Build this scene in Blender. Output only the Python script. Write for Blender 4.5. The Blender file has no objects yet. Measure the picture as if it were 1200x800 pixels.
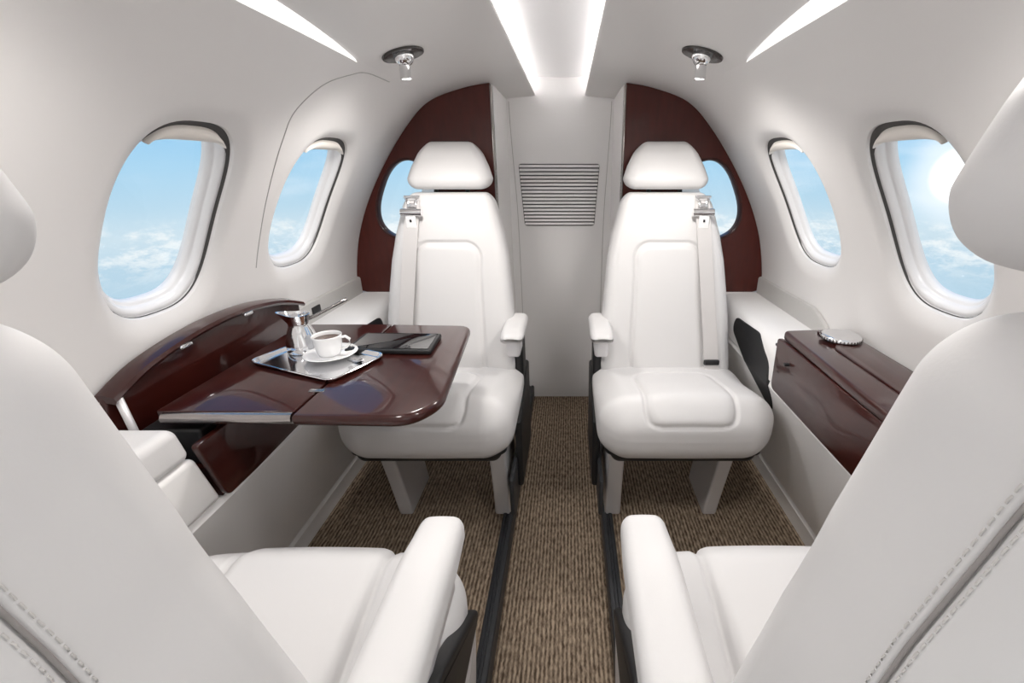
import bpy, bmesh, math
from mathutils import Vector
from mathutils.geometry import delaunay_2d_cdt

scene = bpy.context.scene
COL = scene.collection

# ------------------------------------------------------------------ helpers
def link(o, parent=None):
    COL.objects.link(o)
    if parent is not None:
        o.parent = parent
    return o

def mesh_obj(name, verts, faces, m, parent=None, smooth=True, sharp=None):
    me = bpy.data.meshes.new(name)
    me.from_pydata([tuple(v) for v in verts], [], faces)
    me.validate()
    bm = bmesh.new(); bm.from_mesh(me)
    bmesh.ops.recalc_face_normals(bm, faces=bm.faces)
    if sharp is not None:
        for e in bm.edges:
            if len(e.link_faces) == 2 and e.calc_face_angle(0) > sharp:
                e.smooth = False
    bm.to_mesh(me); bm.free()
    for p in me.polygons:
        p.use_smooth = smooth
    mats = m if isinstance(m, (list, tuple)) else [m]
    for q in mats:
        me.materials.append(q)
    return link(bpy.data.objects.new(name, me), parent)

def tag(o, label=None, cat=None, group=None, kind=None):
    if label: o['label'] = label
    if cat: o['category'] = cat
    if group: o['group'] = group
    if kind: o['kind'] = kind
    return o

def empty(name, loc=(0, 0, 0), rz=0.0):
    o = bpy.data.objects.new(name, None)
    o.empty_display_size = .05
    o.location = loc; o.rotation_euler = (0, 0, rz)
    return link(o)

class MB:
    """collects shapes into one mesh"""
    def __init__(self): self.v = []; self.f = []
    def add(self, vs, fs):
        k = len(self.v); self.v += [tuple(v) for v in vs]
        self.f += [tuple(i + k for i in f) for f in fs]
        return self
    def build(self, name, m, parent=None, smooth=True, sharp=.6):
        return mesh_obj(name, self.v, self.f, m, parent, smooth, sharp)

def axis_samples(h, r, n, k):
    c = h - r
    core = [-c + 2 * c * i / n for i in range(n + 1)]
    ext = [r * math.tan(math.pi / 4 * j / k) for j in range(1, k + 1)]
    return [-c - e for e in reversed(ext)] + core + [c + e for e in ext]

def soft_box(hx, hy, hz, r, n=(8, 8, 8), k=5, deform=None, off=(0, 0, 0)):
    r = min(r, hx * .999, hy * .999, hz * .999)
    A = [axis_samples(h, r, nn, k) for h, nn in zip((hx, hy, hz), n)]
    H = (hx, hy, hz)
    idx = {}; V = []; F = []
    def vert(i, j, l):
        key = (i, j, l)
        if key in idx: return idx[key]
        p = (A[0][i], A[1][j], A[2][l])
        core = [max(-(h - r), min(h - r, c)) for c, h in zip(p, H)]
        d = Vector([a - b for a, b in zip(p, core)])
        d.normalize()
        q = Vector(core) + d * r
        if deform: q = Vector(deform(q, d))
        idx[key] = len(V); V.append((q.x + off[0], q.y + off[1], q.z + off[2]))
        return idx[key]
    N = [len(a) for a in A]
    for ax in range(3):
        b, c = [t for t in range(3) if t != ax]
        for end in (0, N[ax] - 1):
            for j in range(N[b] - 1):
                for l in range(N[c] - 1):
                    q = []
                    for dj, dl in ((0, 0), (1, 0), (1, 1), (0, 1)):
                        t = [0, 0, 0]; t[ax] = end; t[b] = j + dj; t[c] = l + dl
                        q.append(vert(*t))
                    F.append(tuple(q))
    return V, F

def lathe(profile, seg=32, origin=(0, 0, 0), axis=(0, 0, 1)):
    """profile: list of (radius, height)"""
    ax = Vector(axis).normalized()
    q = Vector((0, 0, 1)).rotation_difference(ax)
    V = []; F = []
    n = len(profile)
    for (r, h) in profile:
        for s in range(seg):
            a = 2 * math.pi * s / seg
            p = q @ Vector((r * math.cos(a), r * math.sin(a), h))
            V.append((p.x + origin[0], p.y + origin[1], p.z + origin[2]))
    for i in range(n - 1):
        for s in range(seg):
            t = (s + 1) % seg
            F.append((i * seg + s, i * seg + t, (i + 1) * seg + t, (i + 1) * seg + s))
    F.append(tuple(range(seg))); F.append(tuple((n - 1) * seg + s for s in range(seg)))
    return V, F

def tube(pts, rad, seg=12, flat=1.0):
    pts = [Vector(p) for p in pts]
    V = []; F = []
    rr = rad if isinstance(rad, (list, tuple)) else [rad] * len(pts)
    up = Vector((0, 0, 1))
    for i, p in enumerate(pts):
        d = (pts[min(i + 1, len(pts) - 1)] - pts[max(i - 1, 0)]).normalized()
        s = d.cross(up)
        if s.length < 1e-4: s = d.cross(Vector((0, 1, 0)))
        s.normalize(); u = s.cross(d)
        for k in range(seg):
            a = 2 * math.pi * k / seg
            V.append(p + s * math.cos(a) * rr[i] + u * math.sin(a) * rr[i] * flat)
    n = len(pts)
    for i in range(n - 1):
        for k in range(seg):
            t = (k + 1) % seg
            F.append((i * seg + k, i * seg + t, (i + 1) * seg + t, (i + 1) * seg + k))
    F.append(tuple(range(seg))); F.append(tuple((n - 1) * seg + k for k in range(seg)))
    return V, F

def rounded_poly(pts, radii, seg=8):
    """round the corners of a 2D polygon"""
    out = []
    n = len(pts)
    for i in range(n):
        p = Vector(pts[i]); a = Vector(pts[i - 1]); b = Vector(pts[(i + 1) % n])
        r = radii[i] if isinstance(radii, (list, tuple)) else radii
        if r <= 0: out.append(tuple(p)); continue
        da = (a - p).normalized(); db = (b - p).normalized()
        s = p + da * r; e = p + db * r
        for k in range(seg + 1):
            t = k / seg
            q = s * (1 - t) ** 2 + p * 2 * t * (1 - t) + e * t * t
            out.append((q.x, q.y))
    return out

def inset2(poly, d):
    """shift a closed 2D loop inward by d (counter-clockwise loop)"""
    n = len(poly); res = []
    area = sum(poly[i][0] * poly[(i + 1) % n][1] - poly[(i + 1) % n][0] * poly[i][1] for i in range(n))
    sg = 1 if area > 0 else -1
    for i in range(n):
        a = Vector(poly[i - 1]); b = Vector(poly[(i + 1) % n])
        t = (b - a)
        if t.length < 1e-9: res.append(poly[i]); continue
        t.normalize()
        nrm = Vector((-t.y, t.x)) * sg
        res.append((poly[i][0] + nrm.x * d, poly[i][1] + nrm.y * d))
    return res

def slab(poly, z0, z1, edge, steps=4, fn=None):
    """a plate from a 2D outline with rounded edges; fn maps (a, b, h) to 3D"""
    fn = fn or (lambda a, b, h: (a, b, h))
    loops = []
    if edge > 0:
        for k in range(steps + 1):
            t = math.pi / 2 * k / steps
            loops.append((inset2(poly, edge * (1 - math.sin(t))), z0 + edge * (1 - math.cos(t))))
        for k in range(steps + 1):
            t = math.pi / 2 * k / steps
            loops.append((inset2(poly, edge * (1 - math.cos(t))), z1 - edge * (1 - math.sin(t))))
    else:
        loops = [(poly, z0), (poly, z1)]
    V = []; F = []; n = len(poly)
    for lp, z in loops:
        V += [fn(a, b, z) for a, b in lp]
    for i in range(len(loops) - 1):
        for k in range(n):
            t = (k + 1) % n
            F.append((i * n + k, i * n + t, (i + 1) * n + t, (i + 1) * n + k))
    F.append(tuple(range(n - 1, -1, -1)))
    F.append(tuple((len(loops) - 1) * n + k for k in range(n)))
    return V, F

def extrude_y(prof, y0, y1, ny=1, closed=True):
    """prof: list of (x, z)"""
    V = []; F = []; n = len(prof)
    for j in range(ny + 1):
        y = y0 + (y1 - y0) * j / ny
        V += [(x, y, z) for x, z in prof]
    for j in range(ny):
        for i in range(n if closed else n - 1):
            t = (i + 1) % n
            F.append((j * n + i, j * n + t, (j + 1) * n + t, (j + 1) * n + i))
    if closed:
        F.append(tuple(range(n))); F.append(tuple(ny * n + i for i in range(n)))
    return V, F

def interp(tab, x):
    if x <= tab[0][0]: return tab[0][1]
    for (a, va), (b, vb) in zip(tab, tab[1:]):
        if x <= b:
            t = (x - a) / (b - a)
            return va + (vb - va) * t
    return tab[-1][1]

def sm(x, a, b):
    t = max(0, min(1, (x - a) / (b - a)))
    return t * t * (3 - 2 * t)

def rrect_d(x, y, cx, cy, hx, hy, r):
    """signed distance to a rounded rectangle"""
    qx = abs(x - cx) - hx + r; qy = abs(y - cy) - hy + r
    return math.hypot(max(qx, 0), max(qy, 0)) + min(max(qx, qy), 0) - r

# ---------------------------------------------------------------- materials
def mat(name, col, rough=.5, metal=0.0, spec=.5, coat=0.0, coat_r=.03, sheen=0):
    m = bpy.data.materials.new(name); m.use_nodes = True
    b = m.node_tree.nodes['Principled BSDF']
    b.inputs['Base Color'].default_value = (*col, 1)
    b.inputs['Roughness'].default_value = rough
    b.inputs['Metallic'].default_value = metal
    b.inputs['Specular IOR Level'].default_value = spec
    b.inputs['Coat Weight'].default_value = coat
    b.inputs['Coat Roughness'].default_value = coat_r
    return m

def bump(m, scale, strength, dist=.001, detail=3):
    nt = m.node_tree; b = nt.nodes['Principled BSDF']
    tc = nt.nodes.new('ShaderNodeTexCoord'); n = nt.nodes.new('ShaderNodeTexNoise')
    n.inputs['Scale'].default_value = scale; n.inputs['Detail'].default_value = detail
    bp = nt.nodes.new('ShaderNodeBump'); bp.inputs['Strength'].default_value = strength
    bp.inputs['Distance'].default_value = dist
    nt.links.new(tc.outputs['Object'], n.inputs['Vector'])
    nt.links.new(n.outputs['Fac'], bp.inputs['Height'])
    nt.links.new(bp.outputs['Normal'], b.inputs['Normal'])
    return m

LEATHER = bump(mat('white_leather', (.69, .68, .677), .42, spec=.4), 420, .12, .0006)
WALL = bump(mat('cabin_lining', (.78, .765, .755), .38, spec=.4), 300, .05, .0004)
LEDGE = mat('ledge_plastic', (.86, .85, .84), .40, spec=.4)
DOORM = mat('pearl_panel', (.84, .83, .825), .32, spec=.5)
SHADE = mat('shade_cream', (.80, .76, .71), .45)
FRAME = mat('window_frame_white', (.84, .84, .85), .25)
BLACK = mat('black_plastic', (.012, .012, .013), .45)
DARKGAP = mat('dark_gap', (.06, .057, .055), .6)
RAIL = mat('charcoal_rail', (.035, .037, .041), .45, spec=.4)
CHROME = mat('chrome', (.82, .82, .83), .10, metal=1)
DARKCHROME = mat('smoked_chrome', (.30, .28, .27), .18, metal=1)
STITCH = mat('stitch_thread', (.62, .60, .58), .7)
SEAMC = mat('seam_crease', (.30, .28, .27), .8)
TUBE = mat('brushed_tube', (.42, .39, .38), .22, metal=1)
DISH = mat('dark_dish', (.035, .030, .028), .25, spec=.5)
SILVER = mat('satin_silver', (.72, .71, .72), .36, metal=.4)
BELT = bump(mat('belt_webbing', (.60, .58, .57), .7), 900, .2)
PORC = mat('white_porcelain', (.88, .88, .88), .12, coat=.5)
COFFEE = mat('coffee_liquid', (.10, .035, .012), .15)
SCREEN = mat('tablet_glass', (.010, .010, .012), .04, coat=1)
GREYST = mat('grey_strip', (.50, .49, .475), .45)

def wood():
    m = mat('lacquered_mahogany', (.07, .012, .008), .30, spec=.2, coat=.8, coat_r=.02)
    nt = m.node_tree; b = nt.nodes['Principled BSDF']
    tc = nt.nodes.new('ShaderNodeTexCoord'); mp = nt.nodes.new('ShaderNodeMapping')
    mp.inputs['Scale'].default_value = (30, 4, 6)
    n = nt.nodes.new('ShaderNodeTexNoise'); n.inputs['Scale'].default_value = 2.2
    n.inputs['Detail'].default_value = 5
    r = nt.nodes.new('ShaderNodeValToRGB')
    r.color_ramp.elements[0].position = .3; r.color_ramp.elements[0].color = (.058, .0095, .0062, 1)
    r.color_ramp.elements[1].position = .75; r.color_ramp.elements[1].color = (.078, .0135, .0088, 1)
    nt.links.new(tc.outputs['Object'], mp.inputs['Vector'])
    nt.links.new(mp.outputs['Vector'], n.inputs['Vector'])
    nt.links.new(n.outputs['Fac'], r.inputs['Fac'])
    nt.links.new(r.outputs['Color'], b.inputs['Base Color'])
    return m
WOOD = wood()
for _e, _c in zip(WOOD.node_tree.nodes['Color Ramp'].color_ramp.elements, ((.030, .0052, .0038, 1), (.044, .0080, .0056, 1))): _e.color = _c
WOODP = wood(); WOODP.name = 'partition_mahogany'
_b = WOODP.node_tree.nodes['Principled BSDF']; _b.inputs['Coat Weight'].default_value = .25
_b.inputs['Coat Roughness'].default_value = .12; _b.inputs['Roughness'].default_value = .4; _b.inputs['Specular IOR Level'].default_value = .25

def carpet():
    m = mat('ribbed_carpet', (.15, .11, .08), .95, spec=.1)
    nt = m.node_tree; b = nt.nodes['Principled BSDF']; L = nt.links.new
    tc = nt.nodes.new('ShaderNodeTexCoord'); mp = nt.nodes.new('ShaderNodeMapping')
    mp.inputs['Scale'].default_value = (135, 46, 60)
    n = nt.nodes.new('ShaderNodeTexNoise'); n.inputs['Scale'].default_value = 1.0; n.inputs['Detail'].default_value = 2.5; n.inputs['Roughness'].default_value = .6
    L(tc.outputs['Object'], mp.inputs['Vector']); L(mp.outputs['Vector'], n.inputs['Vector'])
    wv = nt.nodes.new('ShaderNodeTexWave'); wv.wave_type = 'BANDS'; wv.bands_direction = 'X'; wv.wave_profile = 'SIN'
    wv.inputs['Scale'].default_value = 2 * math.pi / .0102 / 20; wv.inputs['Distortion'].default_value = 1.2
    wv.inputs['Detail'].default_value = 1; wv.inputs['Detail Scale'].default_value = 3
    L(tc.outputs['Object'], wv.inputs['Vector'])
    ma = nt.nodes.new('ShaderNodeMath'); ma.operation = 'MULTIPLY_ADD'; ma.inputs[1].default_value = .28
    mb_ = nt.nodes.new('ShaderNodeMath'); mb_.operation = 'MULTIPLY'; mb_.inputs[1].default_value = .88
    L(n.outputs['Fac'], mb_.inputs[0]); L(wv.outputs['Fac'], ma.inputs[0]); L(mb_.outputs[0], ma.inputs[2])
    r = nt.nodes.new('ShaderNodeValToRGB'); r.color_ramp.elements[0].position = .36; r.color_ramp.elements[1].position = .80
    r.color_ramp.elements[0].color = (.088, .062, .042, 1); r.color_ramp.elements[1].color = (.47, .37, .27, 1)
    e = r.color_ramp.elements.new(.55); e.color = (.23, .175, .127, 1)
    L(ma.outputs[0], r.inputs['Fac']); L(r.outputs['Color'], b.inputs['Base Color'])
    bp = nt.nodes.new('ShaderNodeBump'); bp.inputs['Strength'].default_value = .7; bp.inputs['Distance'].default_value = .004
    L(ma.outputs[0], bp.inputs['Height']); L(bp.outputs['Normal'], b.inputs['Normal'])
    return m
CARPET = carpet()

def glow(name, col, s):
    m = bpy.data.materials.new(name); m.use_nodes = True
    nt = m.node_tree; nt.nodes.clear()
    e = nt.nodes.new('ShaderNodeEmission'); o = nt.nodes.new('ShaderNodeOutputMaterial')
    e.inputs['Color'].default_value = (*col, 1); e.inputs['Strength'].default_value = s
    nt.links.new(e.outputs[0], o.inputs['Surface'])
    return m
LED = glow('led_strip', (1, .97, .95), 10)
LENS = glow('lamp_lens', (1, .97, .93), 5)
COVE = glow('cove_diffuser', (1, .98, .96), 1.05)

def pane_mat():
    m = bpy.data.materials.new('acrylic_pane'); m.use_nodes = True
    nt = m.node_tree; nt.nodes.clear()
    t = nt.nodes.new('ShaderNodeBsdfTransparent'); t.inputs['Color'].default_value = (.95, .97, .98, 1)
    g = nt.nodes.new('ShaderNodeBsdfGlossy'); g.inputs['Roughness'].default_value = .02
    mx = nt.nodes.new('ShaderNodeMixShader'); o = nt.nodes.new('ShaderNodeOutputMaterial')
    mx.inputs[0].default_value = .02; nt.links.new(t.outputs[0], mx.inputs[1])
    nt.links.new(g.outputs[0], mx.inputs[2]); nt.links.new(mx.outputs[0], o.inputs['Surface'])
    return m
PANE = pane_mat()

# ----------------------------------------------------- cabin cross-section
RAW = [(.735, .44), (.733, .5), (.730, .57), (.727, .643), (.70, .764), (.652, .88), (.58, 1.0), (.492, 1.115),
       (.41, 1.19), (.30, 1.228), (.20, 1.245), (.10, 1.254)]
def spline(P, per=14):
    out = []
    for i in range(len(P) - 1):
        p0 = P[max(i - 1, 0)]; p1 = P[i]; p2 = P[i + 1]; p3 = P[min(i + 2, len(P) - 1)]
        for k in range(per):
            t = k / per
            q = []
            for a, b, c, d in zip(p0, p1, p2, p3):
                q.append(.5 * (2 * b + (c - a) * t + (2 * a - 5 * b + 4 * c - d) * t * t + (3 * b - a - 3 * c + d) * t ** 3))
            out.append(tuple(q))
    out.append(P[-1])
    return out
PROF = spline(RAW)
ARC = [0.0]
for a, b in zip(PROF, PROF[1:]):
    ARC.append(ARC[-1] + math.hypot(b[0] - a[0], b[1] - a[1]))
def at_s(s):
    s = max(0, min(ARC[-1], s))
    lo = 0; hi = len(ARC) - 1
    while hi - lo > 1:
        m = (lo + hi) // 2
        if ARC[m] <= s: lo = m
        else: hi = m
    t = (s - ARC[lo]) / (ARC[hi] - ARC[lo])
    a = PROF[lo]; b = PROF[hi]
    return a[0] + (b[0] - a[0]) * t, a[1] + (b[1] - a[1]) * t
def nrm_s(s):
    a = at_s(s - .012); b = at_s(s + .012)
    dx, dz = b[0] - a[0], b[1] - a[1]
    L = math.hypot(dx, dz)
    return dz / L, -dx / L          # outward on the +x side
def s_of_z(z):
    for i in range(len(PROF) - 1):
        if PROF[i][1] <= z <= PROF[i + 1][1]:
            t = (z - PROF[i][1]) / (PROF[i + 1][1] - PROF[i][1])
            return ARC[i] + t * (ARC[i + 1] - ARC[i])
def s_of_x(x):
    for i in range(len(PROF) - 1, 0, -1):
        if PROF[i][0] <= x <= PROF[i - 1][0]:
            t = (x - PROF[i][0]) / (PROF[i - 1][0] - PROF[i][0])
            return ARC[i] - t * (ARC[i] - ARC[i - 1])
def cab(side, y, s, o=0.0):
    x, z = at_s(s); n = nrm_s(s)
    return (side * (x + n[0] * o), y, z + n[1] * o)

S_CREASE = s_of_x(.392)
SM_ = (s_of_z(.742) + s_of_z(1.058)) / 2
SH_ = (s_of_z(1.058) - s_of_z(.742)) / 2
WINS = [(.797, .120, SM_, SH_), (1.232, .137, SM_, SH_)]     # centre y, half width, centre s, half height
EXPN = 2.9
def sup(w, k, c=1.0, d=0.0):
    """point k (angle) on the window outline scaled by c, grown by d"""
    y0, a, s0, b = w
    ca, sa = math.cos(k), math.sin(k)
    u = math.copysign(abs(ca) ** (2 / EXPN), ca); v = math.copysign(abs(sa) ** (2 / EXPN), sa)
    return y0 + u * (a * c + d), s0 + v * (b * c + d)
def sup_d(w, y, s):
    y0, a, s0, b = w
    g = (abs((y - y0) / a) ** EXPN + abs((s - s0) / b) ** EXPN) ** (1 / EXPN)
    return (g - 1) * (a + b) / 2
LIP = .014
def lip(y, s):
    o = 0
    for w in WINS:
        d = sup_d(w, y, s)
        if d < .035: o = max(o, LIP * (1 - max(d, 0) / .035) ** 2)
    return o

Y0, Y1, YA = -.42, 1.6, 1.97
NW = 72
def wall(side, name):
    pts = []; edges = []
    loops = []
    for w in WINS:
        base = len(pts)
        for k in range(NW):
            pts.append(sup(w, 2 * math.pi * k / NW))
        edges += [(base + k, base + (k + 1) % NW) for k in range(NW)]
        for d in (.004, .009, .015, .022, .030, .038):
            for k in range(NW):
                y, s = sup(w, 2 * math.pi * k / NW, 1, d)
                if y < WINS[0][0] + .22 or w is WINS[1]:
                    pts.append((y, s))
    ny, ns = 70, 40
    YA = Y1 + .03
    for i in range(ny + 1):
        for j in range(ns + 1):
            y = Y0 + (YA - Y0) * i / ny; s = S_CREASE * j / ns
            if all(sup_d(w, y, s) > .045 for w in WINS) or i in (0, ny) or j in (0, ns):
                pts.append((y, s))
    vs, es, fs, *_ = delaunay_2d_cdt([Vector(p) for p in pts], edges, [], 0, 1e-5)
    V = [cab(side, v.x, v.y, lip(v.x, v.y)) for v in vs]
    F = []
    for f in fs:
        c = sum((vs[i] for i in f), Vector((0, 0))) / len(f)
        if all(sup_d(w, c.x, c.y) > -1e-5 for w in WINS): F.append(tuple(f))
    return tag(mesh_obj(name, V, F, WALL), kind='structure')
wall(-1, 'wall_left'); wall(1, 'wall_right')

# ceiling: soffits either side of a recessed light trough
mb = MB()
for side in (-1, 1):
    ss = [S_CREASE + (ARC[-1] - S_CREASE) * j / 24 for j in range(25)]
    prof = [at_s(s) for s in ss]
    prof += [(.096, 1.256), (.096, 1.261), (.102, 1.263), (.188, 1.263), (.188, 1.34)]
    V, F = extrude_y([(side * x, z) for x, z in prof], Y0, YA, 1, closed=False)
    mb.add(V, F)
ceil_o = tag(mb.build('ceiling', WALL, sharp=.5), kind='structure')
mb = MB()
n = 16
pr = [(-.188 + .376 * i / n, 1.338 - .022 * (1 - (2 * i / n - 1) ** 2)) for i in range(n + 1)]
V, F = extrude_y(pr, Y0, YA, 1, closed=False); mb.add(V, F)
tag(mb.build('ceiling_trough', FRAME), kind='structure')
for k, side in enumerate((-1, 1)):
    lt = empty('ceiling_strip_light', (side * .160, (Y0 + YA) / 2, 1.2635))
    V, F = soft_box(.011, (YA - Y0) / 2 - .01, .0025, .002, (1, 1, 1), 2, off=(0, 0, .0027))
    mesh_obj('channel', V, F, SILVER, lt)
    V, F = soft_box(.008, (YA - Y0) / 2 - .012, .002, .0018, (1, 1, 1), 2, off=(0, 0, .0075))
    mesh_obj('diffuser', V, F, LED, lt)
    tag(lt, 'white light strip glowing along the %s edge of the ceiling trough' % ('left', 'right')[k], 'ceiling light', 'trough light strips')

# thin panel seam around the second left window
seam = [(1.045, s_of_z(.78)), (1.040, s_of_z(.86)), (1.024, s_of_z(.95)), (1.000, s_of_z(1.05)), (.992, s_of_z(1.10)), (1.028, s_of_z(1.151)),
        (1.085, s_of_z(1.178)), (1.135, s_of_z(1.191)), (1.26, s_of_z(1.193))]
sp = spline(seam, 8)
V = []; F = []
for i, (y, s) in enumerate(sp):
    a = Vector(sp[max(i - 1, 0)]); b = Vector(sp[min(i + 1, len(sp) - 1)]); t = (b - a).normalized()
    for q in (-1, 1):
        V.append(cab(-1, y + t.y * q * .0011, s - t.x * q * .0011, -.0009))
    for q in (1, -1):
        V.append(cab(-1, y + t.y * q * .0011, s - t.x * q * .0011, .0012))
for i in range(len(sp) - 1):
    for q in range(4):
        F.append((i * 4 + q, i * 4 + (q + 1) % 4, i * 4 + 4 + (q + 1) % 4, i * 4 + 4 + q))
tag(mesh_obj('trim_seam', V, F, mat('seam_grey', (.46, .45, .44), .6)), kind='structure')

# ------------------------------------------------------------------ windows
def window(side, w, name, side_word):
    y0, a, s0, b = w
    root = tag(empty(name, cab(side, y0, s0, .03)), kind='structure')
    inv = -Vector(root.location)
    def loop(c, o, d=0):
        return [Vector(cab(side, *sup(w, 2 * math.pi * k / NW, c, d), o)) + inv for k in range(NW)]
    def loft(L):
        V = []; F = []
        for l in L: V += l
        for i in range(len(L) - 1):
            for k in range(NW):
                t = (k + 1) % NW
                F.append((i * NW + k, i * NW + t, (i + 1) * NW + t, (i + 1) * NW + k))
        return V, F
    V, F = loft([loop(1, LIP, 0), loop(1, LIP + .004, -.0015), loop(1, LIP + .012, -.004), loop(1, LIP + .026, -.005)])
    mesh_obj('window_reveal', V, F, WALL, root)
    def gloop(o, dd):
        P = []
        for k in range(NW):
            t = 2 * math.pi * k / NW
            top = sm(math.sin(t), .55, .85)
            bot = sm(-math.sin(t), .1, .8)
            P.append(Vector(cab(side, *sup(w, t, 1, dd * (1 + 2.2 * top) * (1 - .45 * bot)), o)) + inv)
        return P
    V, F = loft([loop(1, LIP + .005, -.0024), gloop(LIP + .010, -.0055)])
    mesh_obj('window_gap', V, F, DARKGAP, root)
    V, F = loft([loop(1, LIP + .024, -.0045), gloop(LIP + .011, -.0048), gloop(LIP + .0095, -.0058), loop(1, LIP + .012, -.0125),
                 loop(1, LIP + .020, -.0165), loop(1, LIP + .023, -.0175), loop(1, LIP + .0235, -.0205), loop(1, LIP + .032, -.025), loop(1, LIP + .038, -.025)])
    mesh_obj('window_frame', V, F, FRAME, root)
    V = loop(1, LIP + .033, -.022)
    V = V + loop(1, LIP + .037, -.022)
    F = [tuple(range(NW)), tuple(range(NW, 2 * NW))] + [(k, (k + 1) % NW, NW + (k + 1) % NW, NW + k) for k in range(NW)]
    mesh_obj('window_pane', V, F, PANE, root, smooth=False)
    # pulled-up shade: a soft cream lip across the top of the opening, with a dark slot above it
    V = []; F = []; n = 28
    th = [math.pi * (.5 - .228) + math.pi * .456 * i / n for i in range(n + 1)]
    cut = s0 + b * .765
    secs = []
    for k in th:
        yo, so = sup(w, k, 1, -.0135)
        bot = min(so - .004, cut + .004 * math.cos((k - math.pi / 2) * 2))
        P = []
        for (tt, o) in ((0, .024), (0, .014), (.18, .008), (.5, .006), (.82, .008), (1, .013), (1, .024)):
            P.append(Vector(cab(side, yo, so + (bot - so) * tt, LIP + o - .006)) + inv)
        secs.append(P)
    m_ = len(secs[0])
    for P in secs: V += P
    for i in range(n):
        for q in range(m_):
            t = (q + 1) % m_
            F.append((i * m_ + q, i * m_ + t, (i + 1) * m_ + t, (i + 1) * m_ + q))
    F.append(tuple(range(m_))); F.append(tuple(n * m_ + q for q in range(m_)))
    mesh_obj('window_shade', V, F, SHADE, root, sharp=.9)
    return root
window(-1, WINS[0], 'window_1', 'left'); window(-1, WINS[1], 'window_2', 'left')
window(1, WINS[0], 'window_3', 'right'); window(1, WINS[1], 'window_4', 'right')

# -------------------------------------------------------------------- floor
mb = MB()
AIS = .135
for side in (-1, 1):
    V, F = extrude_y([(side * (AIS + .012), -.004), (side * .76, -.004), (side * .76, 0), (side * (AIS + .012), 0)], Y0, YA); mb.add(V, F)
V, F = extrude_y([(-AIS, -.056), (AIS, -.056), (AIS, -.05), (-AIS, -.05)], Y0, YA); mb.add(V, F)
tag(mb.build('floor', CARPET, smooth=False), kind='structure')
for k, side in enumerate((-1, 1)):
    pr = [(AIS, -.056), (AIS, .004), (AIS + .003, .009), (AIS + .012, .010), (AIS + .014, .006), (AIS + .020, .006), (AIS + .022, .010), (AIS + .030, .009), (AIS + .033, 0), (AIS + .033, -.005), (AIS + .01, -.056)]
    V, F = extrude_y([(side * x, z) for x, z in pr], Y0, YA)
    tag(MB().add(V, F).build('trim_%d' % (k + 1), RAIL, sharp=.4), kind='structure')

# ------------------------------------------- side ledges along the lower walls
for k, side in enumerate((-1, 1)):
    nm = ('left', 'right')[k]
    pr = [(.735, .462), (.590, .462), (.578, .458), (.573, .447), (.602, .36), (.662, .17), (.686, .10), (.702, .070), (.700, .063), (.697, .058), (.700, .050), (.703, .0), (.735, .0)]
    V, F = extrude_y([(side * x, z) for x, z in pr], Y0, Y1)
    tag(MB().add(V, F).build('wall_ledge_' + nm, LEDGE, sharp=.5), kind='structure')
    pr = [(.727, .463), (.727, .573), (.64, .571), (.61, .568), (.592, .560), (.582, .546), (.577, .525), (.574, .463)]
    V, F = extrude_y([(side * x, z) for x, z in pr], 1.075, Y1)
    tag(MB().add(V, F).build('trim_ledge_' + nm, LEDGE, sharp=.6), kind='structure')
    V = []; F = []
    for i in range(31):
        y = 1.07 + (Y1 - 1.07) * i / 30; zt = .574 + .058 * sm(y, 1.05, 1.24)
        V += [(side * x, y, z) for x, z in ((.7285, .570), (.7285, zt - .001), (.7265, zt), (.718, zt - .003), (.716, zt - .008 if zt > .585 else zt - .004), (.716, .569))]
    for i in range(30):
        F += [(i * 6 + q, i * 6 + (q + 1) % 6, i * 6 + 6 + (q + 1) % 6, i * 6 + 6 + q) for q in range(6)]
    F += [tuple(range(6)), tuple(180 + q for q in range(6))]
    tag(MB().add(V, F).build('trim_strip_' + nm, GREYST, sharp=.5), kind='structure')

# dark pocket panel in the ledge beside each rear seat
for k, side in enumerate((-1, 1)):
    poly = rounded_poly([(1.40, .545), (1.22, .553), (1.12, .505), (1.085, .415), (1.10, .365), (1.25, .44), (1.40, .50)], .02, 6)
    def fn(a, b, h, side=side):
        base = interp([(.36, .600), (.447, .573), (.52, .5765), (.546, .581), (.56, .592)], b)
        return (side * (base - h), a, b)
    pts = [Vector(p) for p in poly]; n = len(poly)
    ys = [.36 + .004 * i for i in range(50)]
    for i in range(60):
        for z in ys:
            pts.append(Vector((1.08 + .33 * i / 59, z)))
    vs, es, fs, *_ = delaunay_2d_cdt(pts, [(i, (i + 1) % n) for i in range(n)], [list(range(n))], 2, 1e-6)
    m = len(vs); V = [fn(v.x, v.y, .0035) for v in vs] + [fn(v.x, v.y, -.004) for v in vs]
    F = [tuple(f) for f in fs]
    cnt = {}
    for f in F:
        for e in zip(f, f[1:] + f[:1]):
            k2 = tuple(sorted(e)); cnt[k2] = cnt.get(k2, 0) + 1
    F = F + [tuple(m + i for i in reversed(f)) for f in F] + [(i, j, m + j, m + i) for (i, j), c in cnt.items() if c == 1]
    o = mesh_obj('ledge_pocket', V, F, BLACK, sharp=.8)
    tag(o, 'black curved pocket panel in the %s ledge beside the rear seat' % ('left', 'right')[k], 'panel', 'ledge pocket panels')
# small socket in the left grey strip, small latch on the right ledge
V, F = soft_box(.003, .022, .014, .002, (1, 1, 1), 2, off=(-.7150, 1.285, .601))
o = MB().add(V, F)
tag(o.build('wall_socket', BLACK), 'small dark socket in the grey strip under the second left window', 'socket')
V, F = soft_box(.016, .006, .004, .003, (1, 1, 1), 3, off=(.592, 1.10, .5655))
tag(MB().add(V, F).build('ledge_latch', BLACK), 'small black latch on the right ledge behind the wooden console', 'latch')

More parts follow.
